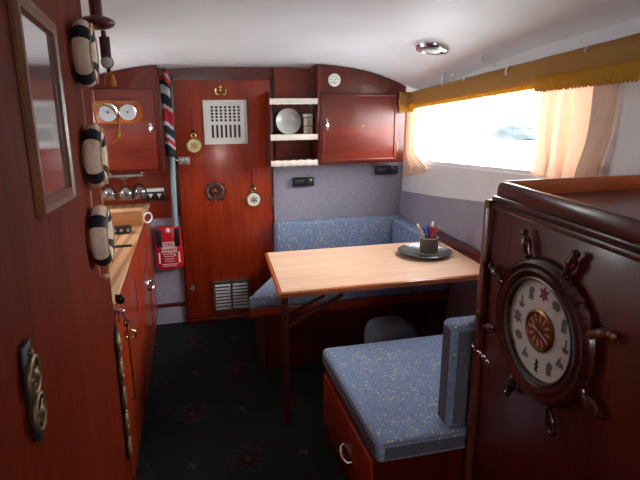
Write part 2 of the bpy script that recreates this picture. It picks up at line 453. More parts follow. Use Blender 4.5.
# lower louvre vent, two columns of slats
lv = obj('louvre_frame', B().box(.19, .455, YD-.012, YD, .072, .298, .003), plain('louvre_back', (70, 66, 66), .6), door)
b = B()
for (x0, x1) in ((.19, .455),): 
    b.box(x0, x1, YD-.02, YD-.008, .072, .086); b.box(x0, x1, YD-.02, YD-.008, .284, .298)
    for xa in (.19, .313, .441): b.box(xa, xa+.014, YD-.02, YD-.008, .072, .298)
obj('louvre_border', b, STEEL, lv)
b = B()
for x0 in (.206, .329):
    for k in range(8):
        z = .097+k*.0245
        b.box(x0, x0+.106, YD-.022, YD-.018, z-.008, z+.008, rot=RX(-38))
obj('louvre_slats', b, plain('slat_grey', (168, 168, 170), .5), lv)
# hinges, small catch, twin brass hook, lock block
for z in (1.53, .86, .30):
    b = B(); b.cyl((.633, YD-.006, z-.03), (.633, YD-.006, z+.03), .006); b.box(.61, .631, YD-.003, YD, z-.028, z+.028)
    obj('hinge', b, OLDBRASS, door)
b = B(); b.box(.045, .063, YD-.012, YD, .24, .285, .003); b.box(.03, .06, YD-.016, YD-.008, .255, .268, .002)
obj('floor_catch', b, STEEL, door)
b = B(); b.box(.298, .318, YD-.008, YD, 1.58, 1.63, .003)
hk = obj('coat_hook', b, BRASS, door, 'twin-prong brass hook')
b = B()
for s in (-1, 1):
    b.tube([(.308, YD-.006, 1.60), (.308+s*.01, YD-.025, 1.585), (.308+s*.026, YD-.035, 1.582), (.308+s*.036, YD-.038, 1.60), (.308+s*.033, YD-.036, 1.618)], [.007, .007, .007, .006, .007])
b.ball((.308, YD-.02, 1.625), .013, .01, .013, 12, 8); b.ball((.308, YD-.005, 1.668), .008, .006, .008, 10, 6)
obj('prongs', b, BRASS, hk)
b = B(); b.box(.012, .085, YD-.03, YD, 1.135, 1.185, .004); lk = obj('lock_case', b, STEEL, door)
b = B()
for x in (.024, .042, .06): b.box(x, x+.008, YD-.036, YD-.028, 1.142, 1.178, .002)
b.cyl((-.03, YD-.018, 1.165), (.02, YD-.018, 1.165), .006)
obj('bolt', b, CHROME, lk)

# things hung on the door
def medallion(x, ztop, zc, R, name, label, facemat):
    t = thing(name, label, 'ornament', (x, YD-.012, zc-R), 'round medallions hung on the cabin door')
    obj('strap', B().box(x-.010, x+.010, YD-.006, YD-.001, zc+R+.045, ztop, .002), REDLEATHER, t, 'short red strap')
    b = B(); b.box(x-.013, x+.013, YD-.01, YD-.002, zc+R+.020, zc+R+.05, .004); obj('clasp', b, LEATHER, t)
    b = B(); b.torus((x, YD-.012, zc+R+.012), (0, 1, 0), .014, .0045, 20, 8); obj('ring', b, BRASS, t)
    b = B(); b.lathe([(R*.96, 0), (R, .004), (R, .014), (R*.9, .02), (R*.8, .018)], (x, YD-.001, zc), (0, -1, 0), 32); obj('rim', b, BRASS, t)
    b = B(); b.lathe([(R*.82, .016), (R*.80, .021)], (x, YD-.001, zc), (0, -1, 0), 32); f = obj('face', b, facemat, t)
    b = B()
    for a in range(0, 360, 60): b.box(x-.004, x+.004, YD-.0255, YD-.021, zc+.004, zc+R*.5, rot=RY(a), about=(x, YD-.023, zc))
    obj('relief', b, OLDBRASS, f)
medallion(.120, 1.50, 1.258, .052, 'hanging_medallion', 'brass medallion on a red strap, left of the white vent plate on the door', plain('brass_face', (206, 190, 140), .35, .5, noise=.25, nscale=120))
medallion(.502, 1.095, .878, .054, 'hanging_medallion', 'white-faced round medallion on a red strap, low down right on the door', DIALW)
t = thing('ship_wheel_ornament', 'small dark metal ship\'s wheel ornament with brass hub in the middle of the door', 'ornament', (.242, YD, .87))
c = (.242, YD-.010, .944)
obj('rim', B().torus(c, (0, 1, 0), .052, .008, 36, 8), plain('pewter', (100, 92, 88), .35, .7), t)
obj('hub', B().lathe([(.018, 0), (.018, .014), (.012, .02)], (.242, YD-.001, .944), (0, -1, 0), 20), BRASS, t)
for k in range(8):
    a = 2*pi*k/8
    d = Vector((sin(a), 0, cos(a)))
    p = Vector(c)
    obj('spoke', B().tube([p+d*.012, p+d*.05, p+d*.058, p+d*.066, p+d*.078], [.0035, .0035, .0028, .0055, .004], 8), BRASS if k == 4 else LEATHER, t)

# ------------------------------------------------------------------ left of the door: flag, pipe, fire blanket, wall fittings
t = thing('rolled_flag', 'rolled red, white and navy flag hanging between the upper cupboard and the door', 'flag', (-.045, 3.75, 1.195))
def flagf(u, v):
    a = 2*pi*u; z = 1.195+.53*v
    r = .027+.005*sin(3*a+6*v)+.003*sin(17*v+2*a)
    return Vector((-.034+r*cos(a)*1.05, 3.745+r*.8*sin(a)+.004*sin(9*v), z))
def flagm(u, v):
    w = v + .045*cos(2*pi*(u-.08))
    for hi, m in ((.10, 0), (.135, 1), (.185, 2), (.225, 1), (.33, 0), (.375, 1), (.53, 2), (.575, 1), (.70, 0), (.80, 1), (.85, 0), (.91, 2), (.95, 1), (2, 2)):
        if w < hi: return m
b = B(); b.grid(flagf, 36, 80, flagm, closeu=True); obj('flag_cloth', b, [FLAGN, FLAGW, FLAGR], t)
b = B(); b.cyl((-.034, 3.745, 1.19), (-.034, 3.745, 1.74), .008); obj('flag_stick', b, MAHOGD, t)
b = B(); b.tube([(-.026, 3.75, 1.185), (-.030, 3.75, 1.0), (-.034, 3.752, .80), (-.036, 3.755, .70)], .018, 14)
pp = tag(obj('wall_pipe', b, PIPE), 'pale blue-grey upright pipe below the rolled flag, left of the door', 'pipe')
# fire blanket case
FB = (-.178, .000, .424, .722); fy = 3.74
t = thing('fire_blanket', 'red wall-mounted fire blanket case with white lettering left of the door', 'fire blanket', (-.09, YB-.012, .424))
b = B(); b.prism([(FB[0]+.012, .424), (FB[1]-.012, .424), (FB[1]+.004, .45), (FB[1]-.004, .70), (FB[1]-.02, .722), (FB[0]+.02, .722), (FB[0]+.004, .70), (FB[0]-.004, .45)], 'y', fy-.01, YB-.013, .008)
obj('case', b, REDCASE, t)
for x in (-.150, -.030):
    obj('pull_strap', B().box(x-.017, x+.017, fy-.016, fy-.009, .585, .712, .003), BLACK, t, 'black pull strap')
b = B(); b.lathe([(.014, 0), (.014, .006), (.01, .008)], (-.09, fy-.009, .702), (0, -1, 0), 20); b.box(-.104, -.076, fy-.015, fy-.009, .685, .702, .003)
obj('hanger', b, WHITEPL, t, 'white hanging button')
b = B(); b.box(-.128, -.052, fy-.0125, fy-.0095, .576, .618); b.box(-.140, -.038, fy-.0125, fy-.0095, .545, .580)
lp = obj('title_panel', b, WHITEPL, t, 'white title panel')
def text(name, s, x, z, size, mat, parent, y, align='CENTER'):
    cu = bpy.data.curves.new(name, 'FONT'); cu.body = s; cu.size = size; cu.align_x = align; cu.align_y = 'CENTER'; cu.extrude = .0006; cu.offset = .0009
    o = bpy.data.objects.new(name+'_curve', cu); COL.objects.link(o)
    o.rotation_euler = (radians(90), 0, 0); o.location = (x, y, z)
    bpy.context.view_layer.update()
    dg = bpy.context.evaluated_depsgraph_get()
    me = bpy.data.meshes.new_from_object(o.evaluated_get(dg)); me.transform(o.matrix_world)
    bpy.data.objects.remove(o)
    me.materials.clear(); me.materials.append(mat); me.name = name
    q = bpy.data.objects.new(name, me); COL.objects.link(q); q.parent = parent
    off = Vector((0, 0, 0)); r = parent
    while r is not None: off += Vector(r.location); r = r.parent
    me.transform(Matrix.Translation(-off)); return q
text('lettering', 'FIRE', -.09, .598, .036, REDCASE, lp, fy-.013)
text('lettering', 'BLANKET', -.09, .562, .0235, REDCASE, lp, fy-.013)
b = B()
for x in (-.154, -.024): b.box(x-.006, x+.006, fy-.0125, fy-.0095, .47, .545)
for z, w in ((.532, .04), (.516, .036), (.498, .03), (.482, .032)): b.box(-.09-w, -.09+w, fy-.0120, fy-.0095, z-.002, z+.002)
b.box(-.142, -.036, fy-.012, fy-.0095, .458, .463); b.box(-.132, -.046, fy-.012, fy-.0095, .446, .450)
for x, z in ((-.078, .545), (-.052, .526)): b.lathe([(.007, 0), (.007, .003)], (x, fy-.0095, z), (0, -1, 0), 10)
obj('instruction_print', b, WHITEPL, t)
# twin black wall box with a white top strip
t = thing('wall_socket', 'black twin wall box with white top strip beside the hanging glasses', 'socket', (-.152, YB-.014, .905))
obj('body', B().box(-.212, -.095, YB-.05, YB-.0145, .900, .962, .004), BLACK, t)
obj('top_strip', B().box(-.216, -.093, YB-.054, YB-.0145, .963, .982, .003), WHITEPL, t, 'white strip')
for x in (-.180, -.125):
    b = B(); b.prism([(x-.014, .948), (x+.014, .948), (x, .918)], 'y', YB-.054, YB-.049); obj('switch_mark', b, WHITEPL, t)

# ------------------------------------------------------------------ upper left cupboard
YC = 3.55
t = thing('upper_cupboard', 'red mahogany wall cupboard over the galley, left of the rolled flag', 'cupboard', (-.35, YB-.014, 1.125))
b = B(); b.prism([(-.72, 1.125), (-.078, 1.125)] + [(x, z-.006) for x, z in arch(-.72, -.078, YC)][::-1], 'y', YC, YB-.015, .003)
obj('body', b, MAHOGD, t)
dr = obj('door', B().box(-.55, -.112, YC-.018, YC, 1.142, 1.615, .005), MAHOGM, t)
b = B(); b.box(-.52, -.148, YC-.021, YC-.016, 1.172, 1.585, .003); obj('door_panel', b, MAHOGM, dr)
b = B(); b.tube([(-.136, YC-.018, 1.425), (-.136, YC-.04, 1.415), (-.136, YC-.046, 1.39), (-.136, YC-.04, 1.365), (-.136, YC-.018, 1.355)], [.006, .008, .011, .008, .006], 10)
obj('handle', b, CHROME, dr)
# weather instruments on the cupboard door
yi = YC-.0215
t = thing('instrument_plaque', 'orange wooden plaque with two round dials on the upper cupboard door', 'barometer', (-.335, yi, 1.43))
b = B()
pl = [(-.215+.042*cos(a), 1.486+.062*sin(a)) for a in [radians(q) for q in range(-90, 91, 15)]] + [(-.235, 1.555), (-.30, 1.548), (-.36, 1.555), (-.45, 1.548), (-.455, 1.424), (-.36, 1.417), (-.30, 1.424), (-.235, 1.417)]
b.prism(pl, 'y', yi-.016, yi-.0005, .004); obj('plaque', b, PLAQUE, t)
for x, R in ((-.368, .056), (-.258, .050)):
    b = B(); b.lathe([(R*1.0, 0), (R*1.02, .012), (R*.95, .018), (R*.86, .015)], (x, yi-.016, 1.486), (0, -1, 0), 32); rm = obj('dial_rim', b, CHROME, t)
    b = B(); b.lathe([(R*.88, .012), (R*.86, .016)], (x, yi-.016, 1.486), (0, -1, 0), 32); obj('dial_face', b, plain('silvered_dial', (206, 206, 208), .3, .5), rm)
    b = B(); b.box(x-.001, x+.001, yi-.036, yi-.033, 1.486-.008, 1.486+R*.7, rot=RY(40), about=(x, yi-.035, 1.486))
    b.lathe([(.006, .016), (.006, .021)], (x, yi-.016, 1.486), (0, -1, 0), 12)
    b.box(x-.0008, x+.0008, yi-.0365, yi-.0335, 1.486, 1.486+R*.5, rot=RY(-65), about=(x, yi-.035, 1.486)); obj('pointer', b, LEATHER, rm)

# ------------------------------------------------------------------ galley below
gx = lambda y: -.20-.03*(3.75-y)
t = thing('galley_unit', 'red mahogany galley base unit between the partition and the bulkhead', 'cabinet', (-.5, 2.8, 0))
b = B(); b.prism([(-.79, 1.95), (gx(1.95)-.012, 1.95), (gx(3.77)-.012, 3.77), (-.79, 3.77)], 'z', .0, .858); obj('body', b, MAHOGD, t)
def gdoor(ya, yb, z0, z1):
    b = B(); b.prism([(gx(ya)-.011, ya), (gx(ya)+.004, ya), (gx(yb)+.004, yb), (gx(yb)-.011, yb)], 'z', z0, z1, .003); return obj('door', b, MAHOG, t)
d1 = gdoor(1.97, 2.62, .10, .845); d2 = gdoor(2.65, 3.30, .10, .845); d3 = gdoor(3.33, 3.75, .10, .845)
def dropring(par, y, z, rr=.022):
    x = gx(y)+.004
    b = B(); b.box(x-.001, x+.006, y-.016, y+.016, z-.006, z+.03, .003); b.ball((x+.012, y, z+.014), .012, .012, .01, 12, 8)
    b.torus((x+.012, y, z-.010), (1, -.5, .25), rr, .007, 20, 8); obj('handle', b, CHROME, par)
dropring(d2, 3.22, .51, .030)
b = B(); y = 2.13; x = gx(y)+.004
b.tube([(x, y, .73), (x+.014, y, .72), (x+.014, y, .40), (x, y, .39)], .0045, 10)
b.ball((x+.008, y, .73), .011, .013, .016, 12, 8); b.torus((x+.02, y+.012, .675), (0, 1, 0), .020, .005, 18, 8)
obj('handle', b, BRASS, d1, 'long brass bar handle with a ring')
b = B(); b.prism([(-.79, 1.95), (gx(1.95)+.006, 1.95), (gx(3.77)+.006, 3.77), (-.79, 3.77)], 'z', .859, .884, .004)
wt = tag(obj('galley_worktop', b, STRIPE), 'striped teak galley worktop with an orange edge', 'worktop')
b = B(); b.box(-.68, -.235, 2.695, 2.715, .884, .892, .002); tag(obj('fiddle_strip', b, BLACK), 'thin dark strip lying across the galley worktop', 'strip')
t = thing('bread_bin', 'pale wooden box standing on the far end of the galley worktop', 'box', (-.45, 3.14, .885))
obj('body', B().box(-.72, -.205, 3.11, 3.175, .885, .966, .004), TEAKBOX, t)
obj('lid', B().box(-.73, -.200, 3.10, 3.18, .967, .978, .003), wood('teak_lid', (196, 140, 92), (226, 176, 128), 'X', 10, coat=.1), t)
t = thing('radio', 'small black rounded device in front of the pale wooden box', 'device', (-.30, 2.98, .885))
obj('body', B().box(-.350, -.252, 2.95, 3.02, .885, .922, .014, 3), BLACK, t)
b = B()
for k in range(3): b.lathe([(.008, 0), (.008, .006)], (-.335+k*.033, 2.95, .906), (0, -1, 0), 12)
obj('knob', b, STEEL, t)
b = B(); b.torus((-.180, 3.20, .912), (.75, -1, 0), .028, .0045, 28, 8)
tag(obj('hanging_ring', b, WHITEPL), 'small white ring at the right end of the pale wooden box', 'ring')
# rail of hanging wine glasses
b = B(); b.tube([(-.62, 3.60, 1.098), (-.21, 3.60, 1.098)], .011, 10)
for x in (-.58, -.40, -.215): b.cyl((x, 3.60, 1.098), (x, 3.60, 1.124), .006)
tag(obj('glass_rail', b, STEEL), 'grey metal rail fixed under the upper cupboard', 'rail')
def wineglass(x, y, label, sc=1.):
    zt = 1.0875
    t = thing('wine_glass', label, 'glass', (x, y, zt-.135*sc), 'wine glasses hanging upside down')
    b = B(); b.lathe([(.034*sc, 0), (.034*sc, -.003), (.006, -.010)], (x, y, zt), (0, 0, 1), 20); obj('foot', b, GLASS, t)
    b = B(); b.lathe([(.0045, -.008), (.004, -.045*sc)], (x, y, zt), (0, 0, 1), 10); obj('stem', b, GLASS, t)
    b = B(); pr = [(.005, -.045), (.026, -.055), (.043, -.080), (.047, -.105), (.042, -.135)]
    pr = [(r*sc, h*sc) for r, h in pr]
    b.lathe(pr + [(r-.002, h) for r, h in pr[::-1]], (x, y, zt), (0, 0, 1), 24, caps=False); obj('bowl', b, GLASS, t)
wineglass(-.420, 3.60, 'upside-down stemmed glass hanging furthest left under the cupboard, nearest the lifebuoys', 1.0)
wineglass(-.318, 3.57, 'upside-down stemmed glass hanging in the middle under the cupboard', 1.0)
wineglass(-.240, 3.62, 'upside-down stemmed glass hanging beside the black wall box', 1.0)

# ------------------------------------------------------------------ on the partition
# mirror in a moulded frame
t = thing('framed_mirror', 'mirror in a brown moulded wooden frame on the left partition', 'mirror', (XP, 1.2, 1.364))
ma, mb, m0, m1 = 1.06, 1.395, 1.364, 1.762; fw = .036
def fr(y0, y1, z0, z1, off): return [(y, z+.085*(y1-y)) for y, z in ((y0+off, z0+off), (y1-off, z0+off), (y1-off, z1-off), (y0+off, z1-off))]
b = B()
prof = [(0, .001), (0, .008), (.008, .015), (.020, .010), (.032, .013), (fw, .006), (fw, .001)]
rings = [[(XP+h, p[0], p[1]) for p in fr(ma, mb, m0, m1, o_)] for o_, h in prof]
vs = [v for r in rings for v in r]
b._faces(vs, [(i*4+k, i*4+(k+1) % 4, (i+1)*4+(k+1) % 4, (i+1)*4+k) for i in range(len(prof)-1) for k in range(4)])
obj('frame', b, FRAMEW, t, smooth=25)
b = B(); b.prism(fr(ma, mb, m0, m1, fw-.004), 'x', XP+.001, XP+.005); obj('mirror_glass', b, MIRROR, t)

# three corded lifebuoys hung one below the other
def lifebuoy(y, z, label, tilt, cord_top, cord_bot):
    x = -.222
    t = thing('lifebuoy', label, 'lifebuoy', (x, y, z-.095), 'three decorative lifebuoys on the partition')
    R, r = .066, .0225
    c = Vector((x, y, z)); ax = Vector((1, 0, 0))
    obj('ring', B().torus(c, ax, R, r, 48, 14), CREAM, t)
    u = ax.orthogonal().normalized(); w = ax.cross(u)
    for k in range(4):
        a = radians(tilt)+k*pi/2
        obj('band', B().torus(c, ax, R, r+.003, 8, 14, a-.21, a+.21), NAVY, t, 'navy band')
    b = B()
    pts = []
    for k in range(49):
        a = 2*pi*k/48; rr = R+.012*abs(sin(2*(a-radians(tilt))))
        pts.append(c + (u*cos(a)+w*sin(a))*rr + Vector((r+.001, 0, 0)))
    b.tube(pts, .0022, 6); obj('grab_line', b, ROPE, t, 'thin tan line round the ring')
    if cord_top:
        for s in (-1, 1): obj('hanging_cord', B().tube([(x-.004+s*.013, y+s*.012, z+R+r-.004), (x-.004+s*.013, y+s*.012, cord_top)], .0022, 6), ROPE, t)
    if cord_bot:
        b = B()
        for s in (-1, 1): b.tube([(x-.006+s*.010, y+s*.012, z-R-r+.003), (x-.006+s*.010, y+s*.012, cord_bot)], .0022, 6)
        b.ball((x-.006, y, cord_bot), .014, .016, .008, 12, 8)
        obj('tail_cord', b, ROPE, t)
lifebuoy(1.70, 1.712, 'uppermost cream lifebuoy with navy bands, up by the ceiling', 8, None, None)
lifebuoy(1.69, 1.433, 'cream lifebuoy with navy bands hanging midway, beside the round dials', -6, 1.618, None)
lifebuoy(1.645, 1.211, 'lowest cream lifebuoy with navy bands, level with the galley worktop', 4, 1.342, 1.085)
# a brass loop beside the middle buoy
b = B(); pts = [(-.215, 1.70+.0, 1.575)]
for k in range(13):
    a = radians(100-k*14); pts.append((-.196+.034*cos(a)*1.1, 1.78, 1.515+.058*sin(a)))
b.tube(pts, .0028, 8); b.ball((-.165, 1.78, 1.487), .008, .008, .012, 10, 8)
tag(obj('rope_loop', b, plain('yellow_rope', (210, 160, 60), .6)), 'thin yellow loop hanging by the middle lifebuoy in front of the dials', 'loop')
# strap with round gauge and tassel, hung from a turned wooden boss
t = thing('tassel_strap', 'maroon hanging strap with small white dial and orange tassel under a dark wooden boss', 'hanging', (-.20, 2.0, 1.63))
b = B(); b.ball((-.215, 1.99, 1.822), .055, .06, .022, 24, 12); b.cyl((-.20, 2.0, 1.80), (-.20, 2.0, 1.77), .008)
b.cyl((-.215, 1.99, 1.84), (-.215, 1.99, cz(-.2, 1.99)-.002), .02); obj('boss', b, MAHOGD, t)
obj('strap', B().box(-.215, -.183, 1.998, 2.004, 1.715, 1.782, .002), BROWNLEATHER, t)
b = B(); b.lathe([(.020, 0), (.020, .008), (.016, .011)], (-.196, 1.998, 1.702), (0, -1, 0), 24); g_ = obj('dial_case', b, OLDBRASS, t)
b = B(); b.lathe([(.0165, .009), (.016, .0125)], (-.196, 1.998, 1.702), (0, -1, 0), 24); obj('dial_face', b, WHITEPL, g_)
obj('cord', B().box(-.201, -.189, 1.999, 2.003, 1.665, 1.69, .001), BROWNLEATHER, t)
b = B(); b.lathe([(.004, .04), (.013, .028), (.019, .0), (.017, -.006)], (-.193, 2.0, 1.632), (0, 0, 1), 16); obj('tassel', b, ORANGE, t, 'orange tassel')

# horse-brass straps
def brass_strap(y, ztop, zbot, n, R, label, w, brm):
    x = XP+.001
    t = thing('horse_brass_strap', label, 'strap', (x, y, zbot))
    b = B(); b.prism([(y-w, ztop), (y+w, ztop), (y+w*1.25, zbot+.05), (y+w*.8, zbot+.01), (y, zbot), (y-w*.8, zbot+.01), (y-w*1.25, zbot+.05)], 'x', x, x+.010, .003)
    obj('leather', b, LEATHER, t)
    for k in range(n):
        zc = zbot+.055+(ztop-zbot-.11)*k/max(1, n-1) if n > 1 else (ztop+zbot)/2
        c = Vector((x+.0115, y, zc))
        b = B(); b.torus(c, (1, 0, 0), R*.86, R*.16, 28, 8)
        for q in range(6):
            a = q*pi/3+k*.4; d = Vector((0, sin(a), cos(a))); b.tube([c+d*R*.25, c+d*R*.8], [R*.12, R*.08], 6)
        b.lathe([(R*.34, -.004), (R*.34, .004), (R*.15, .008)], c, (1, 0, 0), 14)
        if k % 2: b.ball(c+Vector((0, 0, R*1.15)), .006, R*.2, R*.2, 8, 6)
        obj('medallion', b, brm, t)
DIMBRASS = plain('dim_brass', (120, 98, 74), .5, .8, noise=.2)
brass_strap(.858, 1.245, 1.070, 2, .033, 'black leather strap with two round brass medallions below the framed mirror', .017, DIMBRASS)
brass_strap(1.885, .815, .285, 5, .036, 'long black leather strap of brass medallions at the far edge of the partition', .024, plain('bright_brass', (206, 182, 128), .3, .9, noise=.2))
# bunch of keys
t = thing('key_bunch', 'bunch of silver keys with a black fob hung by the galley corner', 'keys', (-.235, 1.96, .80))
kx = -.232; ky = 1.955
b = B(); b.box(kx-.012, kx+.0, ky-.004, ky+.004, .885, .915, .002); b.ball((kx+.006, ky, .895), .015, .008, .02, 12, 8); obj('fob', b, BLACK, t, 'black fob')
b = B(); b.torus((kx-.004, ky, .868), (.3, 1, 0), .014, .0025, 20, 6); obj('key_ring', b, CHROME, t)
for k, (dx, a) in enumerate(((-.022, 25), (-.004, 0), (.012, -20))):
    b = B(); c = Vector((kx+dx*.6, ky-.006-.003*k, .852))
    b.torus(c, (0, 1, 0), .008, .003, 14, 6); dd = Vector((dx*1.2, 0, -.04)); b.tube([c, c+dd*.5, c+dd], [.003, .003, .004], 6); b.box(c.x+dd.x-.001, c.x+dd.x+.008, c.y-.002, c.y+.002, c.z-.04, c.z-.032)
    obj('key', b, CHROME, t)

# ------------------------------------------------------------------ forward right: shelves and cabinet
t = thing('shelf_unit', 'open wall shelves with three white-edged boards between door and cabinet', 'shelves', (.75, YB, 1.12))
b = B(); b.prism([(.668, 1.125), (.915, 1.125)] + [(x, z-.006) for x, z in arch(.668, .915, YB-.02, 4)][::-1], 'y', YB-.03, YB-.003); obj('back_panel', b, MAHOGX, t)
b = B(); b.box(.600, .612, YC+.02, YB-.03, 1.12, 1.60, .002); obj('side_panel', b, MAHOGD, t)
for z in (1.150, 1.318, 1.545):
    s_ = obj('shelf', B().box(.612, .908, YC+.02, YB-.031, z-.014, z+.002), MAHOGDX, t)
    def fe(u, v, z=z):
        a = 2*pi*v; xx = .598+.312*u
        wob = (.0025*sin(37*u+z*30)+.0018*sin(91*u))*(1 if z < 1.2 else .25)
        return Vector((xx, YC+.008+.011*cos(a), z-.004+(.021+wob)*sin(a) if abs(sin(a)) < .8 else z-.004+(.019+wob)*(1 if sin(a) > 0 else -1)))
    b = B(); b.grid(fe, 60, 16); obj('shelf_edge', b, SHELFTRIM, s_, 'lumpy white front edge')
# plate and tin
b = B(); o_ = Vector((.742, 3.69, 1.407)); b.lathe([(.001, .004), (.055, .004), (.085, -.010), (.086, -.007), (.056, .010), (.001, .010)], o_, (0, 1, -.12), 40, caps=False)
tag(obj('plate', b, plain('white_china', (226, 226, 222), .2, coat=.4)), 'white china plate standing upright on the middle shelf', 'plate')
t = thing('storage_tin', 'small grey and brown tin standing beside the white plate', 'tin', (.865, 3.66, 1.3210))
obj('body', B().box(.832, .895, 3.63, 3.70, 1.3210, 1.4330, .004), TIN, t)
obj('lid', B().box(.829, .898, 3.627, 3.703, 1.4330, 1.4580, .004), STEEL, t)
b = B(); b.box(.835, .860, 3.625, 3.6295, 1.3830, 1.4310); b.box(.866, .892, 3.625, 3.6295, 1.3830, 1.4310); b.box(.835, .892, 3.625, 3.6295, 1.3280, 1.3750); obj('paper_label', b, plain('tin_label', (196, 180, 158), .5, noise=.2, nscale=30), t)

t = thing('upper_cabinet', 'large dark red wall cabinet with arched top beside the window', 'cabinet', (1.25, YB, 1.14))
b = B(); b.prism([(.908, 1.130), (1.520, 1.130)] + [(x, z-.006) for x, z in arch(.908, 1.520, YC)][::-1], 'y', YC, YB-.013, .003)
obj('body', b, MAHOGD, t)
dr = obj('door', B().box(.925, 1.462, YC-.016, YC, 1.146, 1.590, .004), MAHOGM, t)
b = B()
for (a0, a1, c0, c1) in ((.939, 1.448, 1.154, 1.164), (.939, 1.448, 1.572, 1.582), (.939, .949, 1.154, 1.582), (1.438, 1.448, 1.154, 1.582)): b.box(a0, a1, YC-.021, YC-.014, c0, c1, .003)
obj('door_bead', b, MAHOGM, dr)
b = B(); b.tube([(.962, YC-.016, 1.435), (.962, YC-.038, 1.42), (.962, YC-.044, 1.39), (.962, YC-.038, 1.36), (.962, YC-.016, 1.345)], [.007, .008, .011, .008, .007], 10); obj('handle', b, CHROME, dr)
b = B(); b.box(1.20, 1.222, YC-.018, YC-.014, 1.375, 1.383, .001); obj('keyhole_plate', b, OLDBRASS, dr)
for z in (1.24, 1.52): obj('hinge', B().cyl((1.466, YC-.010, z-.03), (1.466, YC-.010, z+.03), .006), OLDBRASS, dr)
t = thing('wall_thermometer', 'small white round gauge near the top of the arched wall cabinet', 'gauge', (1.018, YC, 1.63))
b = B(); b.lathe([(.040, 0), (.041, .010), (.037, .016), (.034, .014)], (1.018, YC-.0005, 1.672), (0, -1, 0), 32); obj('case', b, WHITEPL, t)
b = B(); b.lathe([(.034, .010), (.033, .0145)], (1.018, YC-.0005, 1.672), (0, -1, 0), 32); f_ = obj('face', b, DIALW, t)
b = B()
for a in range(-120, 121, 40): b.box(1.016, 1.020, YC-.018, YC-.0145, 1.694, 1.702, rot=RY(a), about=(1.018, YC-.016, 1.672))
b.box(1.0165, 1.0195, YC-.018, YC-.0145, 1.668, 1.694, rot=RY(50), about=(1.018, YC-.016, 1.672)); b.box(1.008, 1.028, YC-.018, YC-.0145, 1.652, 1.658); obj('figures', b, LEATHER, f_)
# two black wall fittings on the purple lining
def fitting(x, z, w, label):
    t = thing('wall_light', label, 'wall fitting', (x, YB-.012, z-.03), 'black oblong wall fittings on the purple lining')
    obj('body', B().box(x-w, x+w, YB-.05, YB-.0125, z-.032, z+.030, .008, 3), BLACK, t)
    b = B(); b.lathe([(.022, 0), (.022, .012), (.014, .016)], (x+w*.45, YB-.0495, z), (0, -1, 0), 20); b.box(x-w*.8, x-w*.1, YB-.054, YB-.049, z-.010, z+.010, .003); obj('knob', b, plain('dark_grey', (48, 46, 48), .3), t)
fitting(.860, .985, .076, 'black oblong wall fitting below the white-edged shelves')
fitting(1.485, 1.045, .085, 'black oblong wall fitting just under the arched cabinet')

# ------------------------------------------------------------------ window dressing
vtop = lambda y: 1.584+.1085*(3.64-y); vbot = lambda y: 1.500+.099*(3.55-y) if y > 2.2 else 1.6337+.075*(2.2-y)
t = thing('valance', 'gold brown window valance with fringed lower edge', 'valance', (XR-.07, 2.7, 1.45))
def vf(u, v):
    y = 1.20+(3.52-1.20)*u; x = XR-.075+.003*sin(60*u)
    return Vector((x, y, vbot(y)+(vtop(y)-vbot(y))*v))
b = B(); b.grid(vf, 80, 4); obj('cloth', b, GOLD, t, solid=.006)
def ff(u, v):
    y = 1.20+(3.52-1.20)*u; x = XR-.085+.004*sin(420*u)*(1-v)
    ln = .022; up = 0
    if y < 2.18: ln = .066; up = .030
    if y > 3.44: ln = .052; up = .012
    ln *= 1+.06*sin(1150*u)
    return Vector((x, y, vbot(y)+.004+up-ln*(1-v)))
b = B(); b.grid(ff, 1500, 2); obj('fringe', b, FRINGE, t, 'bright gold fringe', solid=.003)
def rf(u, v): return Vector((XR-.075-.080*u, 3.52+.004*sin(30*u), vbot(3.52)+(vtop(3.52)-vbot(3.52))*v))
b = B(); b.grid(rf, 10, 4); obj('return_end', b, GOLD, t, solid=.006)
def rg(u, v): return Vector((XR-.075-.080*u, 3.517+.004*sin(60*u)*(1-v), vbot(3.52)+.016-.052*(1+.1*sin(50*u))*(1-v)))
b = B(); b.grid(rg, 30, 3); obj('return_fringe', b, FRINGE, t, 'bright gold fringe', solid=.003)
b = B(); b.prism([(1.20, vtop(1.20)-.02), (3.52, vtop(3.52)-.02), (3.52, vtop(3.52)-.004), (1.20, vtop(1.20)-.004)], 'x', XR-.072, XR-.002); obj('pelmet_board', b, WHITEP, t)
# right curtain
def curtain(name, label, f, nu=90, nv=30):
    b = B(); b.grid(f, nu, nv)
    return tag(obj(name, b, CURTAIN, None, smooth=80, solid=.002), label, 'curtain', None)
def cr(u, v):
    zt = vbot(2.0)+.06; zb = sill(2.0)-.005
    # top spans 1.80..2.19, waist a little narrower, foot flares
    sp = 1-.16*math.exp(-((v-.12)/.2)**2)
    ymid = 1.965; y = ymid+(u-.5)*.42*sp
    fold = sin(2*pi*u*4+.9*sin(3*v))*(.026+.008*(1-v)) + .007*sin(2*pi*u*9+2*v)
    y += .030*cos(2*pi*u*4+.5*v)*(1.2-v)
    return Vector((XR-.042+fold*.9, y, zb+(zt-zb)*v+.006*sin(2*pi*u*4.5)*(1-v)))
curtain('curtain', 'peach cream gathered curtain at the near end of the window, above the clock cabinet', cr)
def cl(u, v):
    zt = 1.53; zb = 1.005
    # hangs at the far corner, swept towards the corner and tied low
    w = .15+.22*math.exp(-((v-.10)/.16)**2)-.02*math.exp(-((v-.6)/.2)**2)
    y1 = 3.67; y = y1-w*(1-u)
    fold = .018*sin(2*pi*u*3+.5*v)
    zz = zb+(zt-zb)*v + .07*(1-u)*max(0, 1-2.5*v)
    return Vector((XR-.040+fold, y, zz))
curtain('curtain', 'narrow cream curtain tied back at the far end of the window by the arched cabinet', cl)
